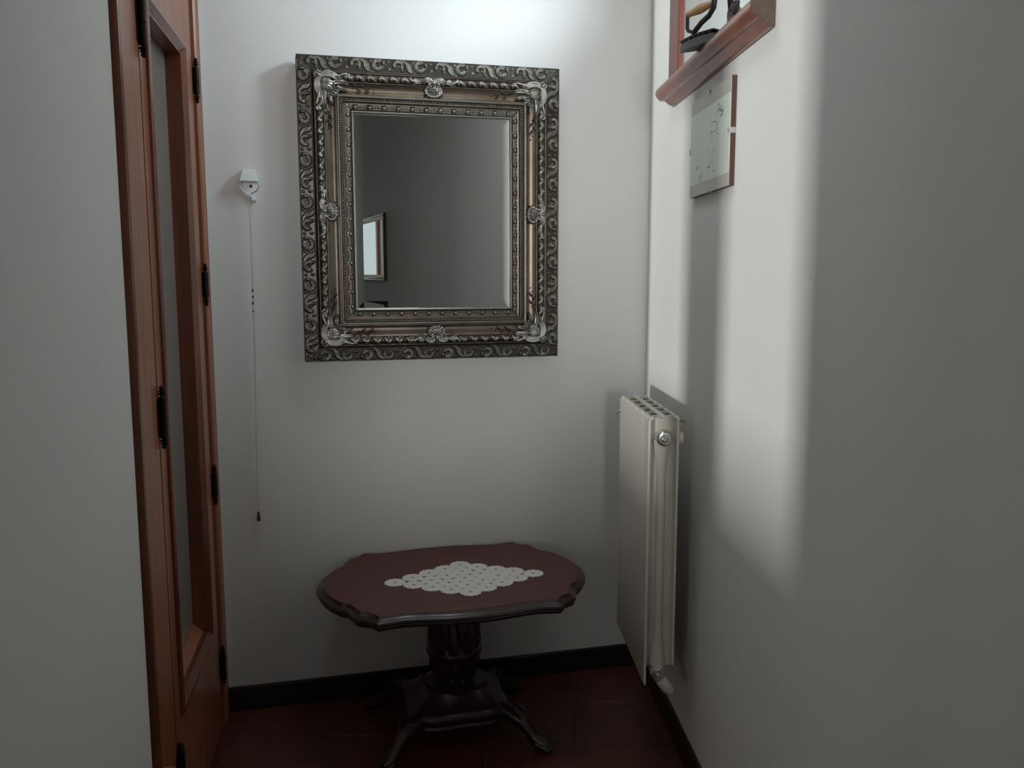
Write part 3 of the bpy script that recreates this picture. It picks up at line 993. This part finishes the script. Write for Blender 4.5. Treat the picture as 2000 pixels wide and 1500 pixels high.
def side_orn(side):
    """local a across the frame (inset), b along from the middle"""
    def place(a, b, h):
        if side == 'left': return Vector(FP(a, FH_ / 2 + b, h))
        if side == 'right': return Vector(FP(FW_ - a, FH_ / 2 + b, h))
        if side == 'top': return Vector(FP(FW_ / 2 + b, FH_ - a, h))
        return Vector(FP(FW_ / 2 + b, a, h))
    o = Orn(place)
    o.shell(0.098, 0.0, 0.021, 0.031, 0, 0.040, 0.011, 13, rim=0.0035)
    o.shell(0.094, 0.0, 0.011, 0.017, 0, 0.049, 0.006, 8)
    for th in range(-3, 4):
        o.ball(0.098 + 0.023 * math.cos(th * 0.36), 0.033 * math.sin(th * 0.36), 0.043, 0.003)
    o.ball(0.076, 0.0, 0.060, 0.0062)
    for d in (-0.008, 0, 0.008): o.tube([(0.072, d * 0.6, 0.058), (0.062, d, 0.057), (0.057, d * 1.3, 0.052)], [0.003, 0.0026, 0.0014])
    for sg in (1, -1):
        for k in range(3):
            off = 0.0062 * k
            pts = bez((0.076, sg * (0.006 + off), 0.058), (0.058 + off, sg * (0.008 + off), 0.061), (0.057 + off, sg * (0.030 - off * 0.3), 0.058), (0.072 + off * 0.6, sg * (0.040 - off * 0.6), 0.052), 12)
            o.tube(pts, [0.0036 * (0.6 + 0.4 * math.sin(PI * i / 11)) * (1 - 0.15 * k) for i in range(12)])
        o.curl(0.080, sg * 0.012, 0.007, 0, 0.8 * sg, 0.054, 0.003)
        o.leaf(bez((0.074, sg * 0.040, 0.052), (0.070, sg * 0.055, 0.053), (0.076, sg * 0.062, 0.051), (0.082, sg * 0.070, 0.046), 9), 0.0065)
        hk = bez((0.072, sg * 0.052, 0.053), (0.074, sg * 0.068, 0.057), (0.070, sg * 0.078, 0.057), (0.060, sg * 0.078, 0.053), 10)
        o.tube(hk, [0.002, 0.0025, 0.003, 0.0034, 0.0036, 0.0036, 0.0036, 0.0038, 0.0034, 0.002])
        for b_ in (0.046, 0.053, 0.060): o.ball(0.090, sg * b_, 0.044, 0.0024)
    o.build('side_ornament', M_SILVER, mir)


for sd in ('left', 'right', 'top', 'bottom'): side_orn(sd)

# ------------------------------------------------------------------ cord-pull switch
sw = thing('pull_switch', 'white plastic cord-pull switch on the back wall beside the door', 'switch')
SX, SZ = -0.1355, 1.795
def PS(x, o, z): return Vector((SX + x, -o, SZ + z))
mb = MB()   # hood: tapered box open below
mb.loops([[PS(-0.030, 0.001, -0.004), PS(0.030, 0.001, -0.004), PS(0.029, 0.046, -0.004), PS(-0.029, 0.046, -0.004)],
          [PS(-0.029, 0.001, 0.004), PS(0.029, 0.001, 0.004), PS(0.028, 0.045, 0.003), PS(-0.028, 0.045, 0.003)],
          [PS(-0.020, 0.001, 0.038), PS(0.020, 0.001, 0.038), PS(0.018, 0.030, 0.036), PS(-0.018, 0.030, 0.036)]])
bevel(mb.build('hood', M_WPLAST, sw, smooth=25), 0.002, 3)
mb = MB()   # back plate, rounded below
pl = [(-0.026, -0.003)] + [(0.026 * math.cos(a), -0.020 + 0.030 * math.sin(a)) for a in [PI + PI * k / 16 for k in range(17)]] + [(0.026, -0.003)]
mb.prism([PS(x, 0.0, z) for x, z in pl], [PS(x, 0.006, z) for x, z in pl])
mb.build('wall_plate', M_WPLAST, sw, smooth=30)
mb = MB()
mb.tube([PS(-0.027, 0.040, -0.002), PS(-0.029, 0.036, -0.018), PS(-0.020, 0.032, -0.034), PS(-0.002, 0.030, -0.046)], [0.003, 0.0028, 0.0028, 0.0028], 8)
mb.tube([PS(0.027, 0.040, -0.002), PS(0.029, 0.034, -0.018), PS(0.022, 0.024, -0.032), PS(0.006, 0.012, -0.040)], [0.003, 0.0028, 0.0028, 0.0028], 8)
mb.build('cord_guide', M_WPLAST, sw, smooth=True)
mb = MB(); mb.lathe(PS(0.004, 0.006, -0.016), (0, -1, 0), [(0.005, 0), (0.005, 0.002), (0.003, 0.0028)], 10)
mb.build('screw', M_SCREW, sw)
mb = MB(); mb.prism([PS(x, 0.0, z) for x, z in ((0.004, -0.044), (0.016, -0.044), (0.020, -0.066), (0.006, -0.068))], [PS(x, 0.016, z) for x, z in ((0.004, -0.044), (0.014, -0.044), (0.016, -0.058), (0.006, -0.062))])
mb.build('lower_lug', M_WPLAST, sw)
cp = []
for k in range(40):
    t = k / 39
    x = -0.002 + t * (-0.0080 + 0.0) + 0.002 * math.sin(t * 5)
    cp.append(PS(x, 0.030 - 0.012 * t, -0.046 - t * (1.795 - 0.046 - 0.700)))
mb = MB(); mb.tube(cp, 0.0019, 6)
mb.build('cord', M_CORD, sw, smooth=True)
mb = MB()
for t, r_ in ((0.29, 0.003), (0.31, 0.0027), (0.33, 0.003), (0.355, 0.0024)):
    mb.ball(cp[int(t * 39)] + Vector((0, 0, (t * 39 % 1) * -0.026)), r_, 8, sc=(1, 1, 2.2))
mb.build('cord_knot', M_SCREW, sw)
mb = MB(); mb.lathe(cp[-1] + Vector((0, 0, 0.004)), (0, 0, -1), [(0.0025, 0), (0.0045, 0.006), (0.005, 0.016), (0.0065, 0.024), (0.0065, 0.030), (0.003, 0.034)], 12)
mb.build('cord_end', M_KNOB, sw, smooth=True)

# ------------------------------------------------------------------ hall mirror with moulded shelf, right wall
hall = thing('shelf_mirror', 'tall hall mirror in reddish wood with a moulded shelf along its foot', 'mirror')
SHZ = 2.082
SS0, SS1 = -1.247, -0.318
mb = MB()
sprof = [(0.001, 2.026), (0.010, 2.024), (0.018, 2.028), (0.028, 2.040), (0.034, 2.044), (0.042, 2.044), (0.048, 2.050), (0.053, 2.058), (0.056, 2.066), (0.056, 2.074), (0.052, SHZ), (0.001, SHZ)]
# mitred return at the far end: profile shrinks along s as well
L = [[RW(SS0, o, z) for o, z in sprof]]
L.append([RW(SS1 - (0.060 - o) * 0.9, o, z) for o, z in sprof])
mb.loops(L)
mb.build('shelf', M_SHELF, hall, smooth=40)
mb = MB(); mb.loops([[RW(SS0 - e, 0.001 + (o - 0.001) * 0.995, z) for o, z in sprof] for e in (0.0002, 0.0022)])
M_ENDSHADE = mat('shaded_end_wood', (0.085, 0.055, 0.042), 0.6, var=0.3, vscale=60)  # shade painted into the colour of the shelf's near end
mb.build('shaded_end', M_ENDSHADE, hall)
mb = MB()   # rounded nose end
for o, z in ((0, 0),):
    mb.loops([[RW(SS1 - (0.060 - o2) * 0.9 + e, 0.001 + (o2 - 0.001) * (1 - e * 18), 2.06 + (z2 - 2.06) * (1 - e * 10)) for o2, z2 in sprof] for e in (0, 0.004, 0.008, 0.011)])
mb.build('shelf_return', M_SHELF, hall, smooth=60)
mb = MB()
mb.loops([[RW(s, o, z) for s, o in ((-0.455, 0.001), (-0.455, 0.014), (-0.448, 0.019), (-0.340, 0.019), (-0.332, 0.014), (-0.332, 0.001))] for z in (SHZ, 2.90)])
mb.build('frame_post', M_SHELF2, hall, smooth=30)
mb = MB()
mb.loops([[RW(s, o, z) for s, o in ((-1.247, 0.001), (-1.247, 0.014), (-1.240, 0.019), (-1.132, 0.019), (-1.124, 0.014), (-1.124, 0.001))] for z in (SHZ, 2.49)])
mb.build('frame_post', M_SHELF2, hall, smooth=30)
mb = MB(); mb.box(RW, -1.122, -0.457, 0.001, 0.012, 2.40, 2.49); mb.build('top_rail', M_SHELF2, hall)
mb = MB(); mb.box(RW, -0.999, -0.457, 0.001, 0.008, SHZ, 2.399); mb.build('mirror_pane', M_MIRROR2, hall)
mb = MB(); mb.box(RW, -1.122, -1.003, 0.001, 0.007, SHZ, 2.399); mb.build('mirror_pane', M_MIRROR2, hall)


# old box iron, set askew on the shelf
def iron(name, label, pos, ang, sc, m_body, m_lid, m_handle, full=True):
    t = thing(name, label, 'iron')
    ca, sa = math.cos(ang), math.sin(ang)
    def IP(x, y, z):      # x towards the tip
        zz = z * 0.5 if z <= 0.086 else 0.043 + (z - 0.086)
        p = Vector((x * ca - y * sa, x * sa + y * ca, zz)) * sc
        return Vector(pos) + p
    def boat(k, z, n=9):
        out = []
        for i in range(n):
            q = i / (n - 1)
            out.append((-0.09 + 0.19 * q, 0.040 * (1 - max(0, (q - 0.25) / 0.75) ** 1.8)))
        pts = [IP(x * k, y * k, z) for x, y in out] + [IP(x * k, -y * k, z) for x, y in out[::-1][1:]]
        return pts
    mb = MB(); mb.loops([boat(1.03, 0), boat(1.03, 0.008), boat(0.98, 0.010), boat(0.97, 0.058)])
    mb.build('body', m_body, t, smooth=30)
    if full:
        mb = MB(); mb.loops([boat(1.02, 0.074), boat(1.04, 0.082), boat(0.95, 0.086)])
        # sawtooth vents under the lid
        for side in (1, -1):
            for i in range(7):
                q = 0.04 + i / 7.2; x0 = -0.09 + 0.19 * q; x1 = x0 + 0.020
                def yy(x):
                    qq = (x + 0.09) / 0.19
                    return 0.040 * (1 - max(0, (qq - 0.25) / 0.75) ** 1.8)
                mb.prism([IP(x0, side * yy(x0), 0.075), IP(x1, side * yy(x1), 0.075), IP((x0 + x1) / 2, side * yy((x0 + x1) / 2), 0.056)],
                         [IP(x0, side * (yy(x0) - 0.004), 0.075), IP(x1, side * (yy(x1) - 0.004), 0.075), IP((x0 + x1) / 2, side * (yy((x0 + x1) / 2) - 0.004), 0.056)])
        mb.build('lid', m_lid, t)
    z0 = 0.084 if full else 0.055
    mb = MB()
    mb.tube([IP(0.045, 0, z0), IP(0.035, 0, z0 + 0.018), IP(0.060, 0, z0 + 0.030), IP(0.066, 0, z0 + 0.040), IP(0.066, 0, z0 + 0.080)], [0.006, 0.005, 0.005, 0.005, 0.005], 8)
    mb.tube([IP(0.035, 0, z0 + 0.018), IP(0.000, 0, z0 + 0.045), IP(-0.035, 0, z0 + 0.062), IP(-0.055, 0, z0 + 0.085), IP(-0.058, 0, z0 + 0.112)], [0.007, 0.007, 0.007, 0.007, 0.008], 8)
    mb.ball(IP(-0.058, 0, z0 + 0.115), 0.012 * sc, 10)
    mb.build('handle_bracket', m_lid, t, smooth=True)
    mb = MB()
    a, b = IP(0.072, 0, z0 + 0.086), IP(-0.052, 0, z0 + 0.102)
    pts = [a + (b - a) * (i / 12) for i in range(13)]
    rr = [0.008, 0.012, 0.011, 0.0125, 0.014, 0.0155, 0.0165, 0.0165, 0.0155, 0.014, 0.0125, 0.012, 0.009]
    mb.tube(pts, [r_ * sc for r_ in rr], 14)
    mb.build('handle', m_handle, t, smooth=True)
    return t


WA = math.atan2(tR.y, tR.x)        # direction along the wall
iron('box_iron', 'small antique box iron with pale wooden handle standing on the shelf of the hall mirror', RW(-0.840, 0.052, SHZ + 0.0005), WA + R(34), 0.72, M_IRONG, M_IRON, M_HANDLE)
iron('flat_iron', 'small rusty brown flat iron behind the shelf edge, right of the box iron', RW(-1.06, 0.036, SHZ + 0.0005), WA + R(5), 0.36, M_RUST, M_IRON, M_RUST, full=False)

# ------------------------------------------------------------------ clip-framed drawing
pic = thing('clip_frame_picture', 'frameless clip picture with a faint grey drawing, on the right wall under the shelf', 'picture')
P0, P1, PZ0, PZ1 = -0.995, -0.621, 1.716, 1.981
mb = MB(); mb.box(RW, P0, P1, 0.001, 0.0135, PZ0, PZ1); mb.build('backing_board', M_BOARD, pic)
mb = MB(); mb.box(RW, P0, P1, 0.0135, 0.0143, PZ0, PZ1); mb.build('mount', M_MOUNT, pic)
sh = MB(); sh.box(RW, P0 + 0.004, P1 - 0.001, 0.0143, 0.0148, PZ0 + 0.032, PZ1 - 0.038); sheet = sh.build('drawing_sheet', M_PAPER, pic)


def stroke(mb, pts, wdt=0.0012):
    """flat pencil stroke on the sheet; pts in (s, z)"""
    for (a, b) in zip(pts[:-1], pts[1:]):
        d = Vector((b[0] - a[0], b[1] - a[1]))
        if d.length < 1e-6: continue
        n_ = Vector((-d.y, d.x)).normalized() * wdt
        mb.add([RW(a[0] + n_.x, 0.01492, a[1] + n_.y), RW(b[0] + n_.x, 0.01492, b[1] + n_.y), RW(b[0] - n_.x, 0.01492, b[1] - n_.y), RW(a[0] - n_.x, 0.01492, a[1] - n_.y)], [(0, 1, 2, 3)])


mb = MB()
def arcp(cs, cz, rs, rz_, a0, a1, n=10): return [(cs + rs * math.cos(R(a0 + (a1 - a0) * k / n)), cz + rz_ * math.sin(R(a0 + (a1 - a0) * k / n))) for k in range(n + 1)]
stroke(mb, arcp(-0.845, 1.875, 0.040, 0.020, 60, 200)); stroke(mb, arcp(-0.90, 1.872, 0.022, 0.018, -80, 80))
stroke(mb, arcp(-0.85, 1.860, 0.022, 0.010, 10, 170)); stroke(mb, arcp(-0.82, 1.862, 0.018, 0.012, 90, 260))
for k in range(9):
    a = random.uniform(-0.94, -0.87); z = random.uniform(1.898, 1.925)
    stroke(mb, arcp(a, z, 0.014, 0.008, random.uniform(0, 180), random.uniform(200, 360), 6), 0.0016)
stroke(mb, [(-0.705, 1.800), (-0.69, 1.792), (-0.70, 1.788), (-0.70, 1.80)], 0.002)
stroke(mb, [(-0.72, 1.762), (-0.745, 1.768), (-0.76, 1.775)], 0.0018); stroke(mb, [(-0.745, 1.768), (-0.75, 1.755), (-0.735, 1.748)], 0.0014)
stroke(mb, [(-0.80, 1.785), (-0.825, 1.778), (-0.83, 1.785)], 0.002); stroke(mb, [(-0.855, 1.768), (-0.870, 1.764)], 0.0018)
stroke(mb, arcp(-0.87, 1.800, 0.030, 0.022, -70, 90)); stroke(mb, arcp(-0.80, 1.80, 0.02, 0.03, 100, 250), 0.0008)
stroke(mb, arcp(-0.715, 1.775, 0.018, 0.02, 90, 270), 0.0007)
mb.build('pencil_lines', M_INK, sheet, kind='stuff')
mb = MB(); mb.add([RW(P0, 0.0162, PZ0), RW(P1, 0.0162, PZ0), RW(P1, 0.0162, PZ1), RW(P0, 0.0162, PZ1)], [(0, 1, 2, 3)]); mb.build('cover_glass', M_GLASS, pic)
for s_, z_, horiz in ((P0, 1.850, 0), (P1, 1.846, 0), (-0.809, PZ1, 1), (-0.809, PZ0, 1)):
    mb = MB()
    if horiz:
        sg = 1 if z_ == PZ1 else -1
        mb.box(RW, s_ - 0.007, s_ + 0.007, 0.001, 0.0182, z_, z_ + sg * 0.0012)
        mb.box(RW, s_ - 0.004, s_ + 0.004, 0.0172, 0.0182, z_ - sg * 0.008, z_)
    else:
        sg = 1 if s_ == P1 else -1
        mb.box(RW, s_, s_ + sg * 0.0012, 0.001, 0.0182, z_ - 0.007, z_ + 0.007)
        mb.box(RW, s_ - sg * 0.008, s_, 0.0172, 0.0182, z_ - 0.004, z_ + 0.004)
    mb.build('clip', M_CHROME, pic)


# ------------------------------------------------------------------ two small mirrors further along the right wall (seen in the big mirror)
def small_mirror(label, z0, z1, gilt):
    t = thing('framed_mirror', label, 'mirror')
    a0, a1 = -4.985, -4.045
    fwid = 0.05
    prof_ = [(0.0, 0.001), (0.0, 0.018), (0.006, 0.024), (0.014, 0.020), (0.024, 0.022), (0.042, 0.014), (fwid, 0.004), (fwid, 0.001)]
    L = []
    for ins, o in prof_:
        L.append([RW(a0 + ins, o, z0 + ins), RW(a1 - ins, o, z0 + ins), RW(a1 - ins, o, z1 - ins), RW(a0 + ins, o, z1 - ins)])
    mb = MB(); mb.loops(L + [L[0]], caps=False)
    mb.build('frame', gilt, t, smooth=30)
    mb = MB(); mb.box(RW, a0 + 0.03, a1 - 0.03, 0.001, 0.006, z0 + 0.03, z1 - 0.03)
    mb.build('mirror_glass', M_MIRROR2, t)


small_mirror('small gilt-framed mirror seen reflected in the big mirror, the upper one', 1.44, 1.965, M_GILT)
small_mirror('small mirror seen at the bottom edge of the big mirror reflection', 0.72, 1.25, M_BOARD)
print('tiles', ntile)
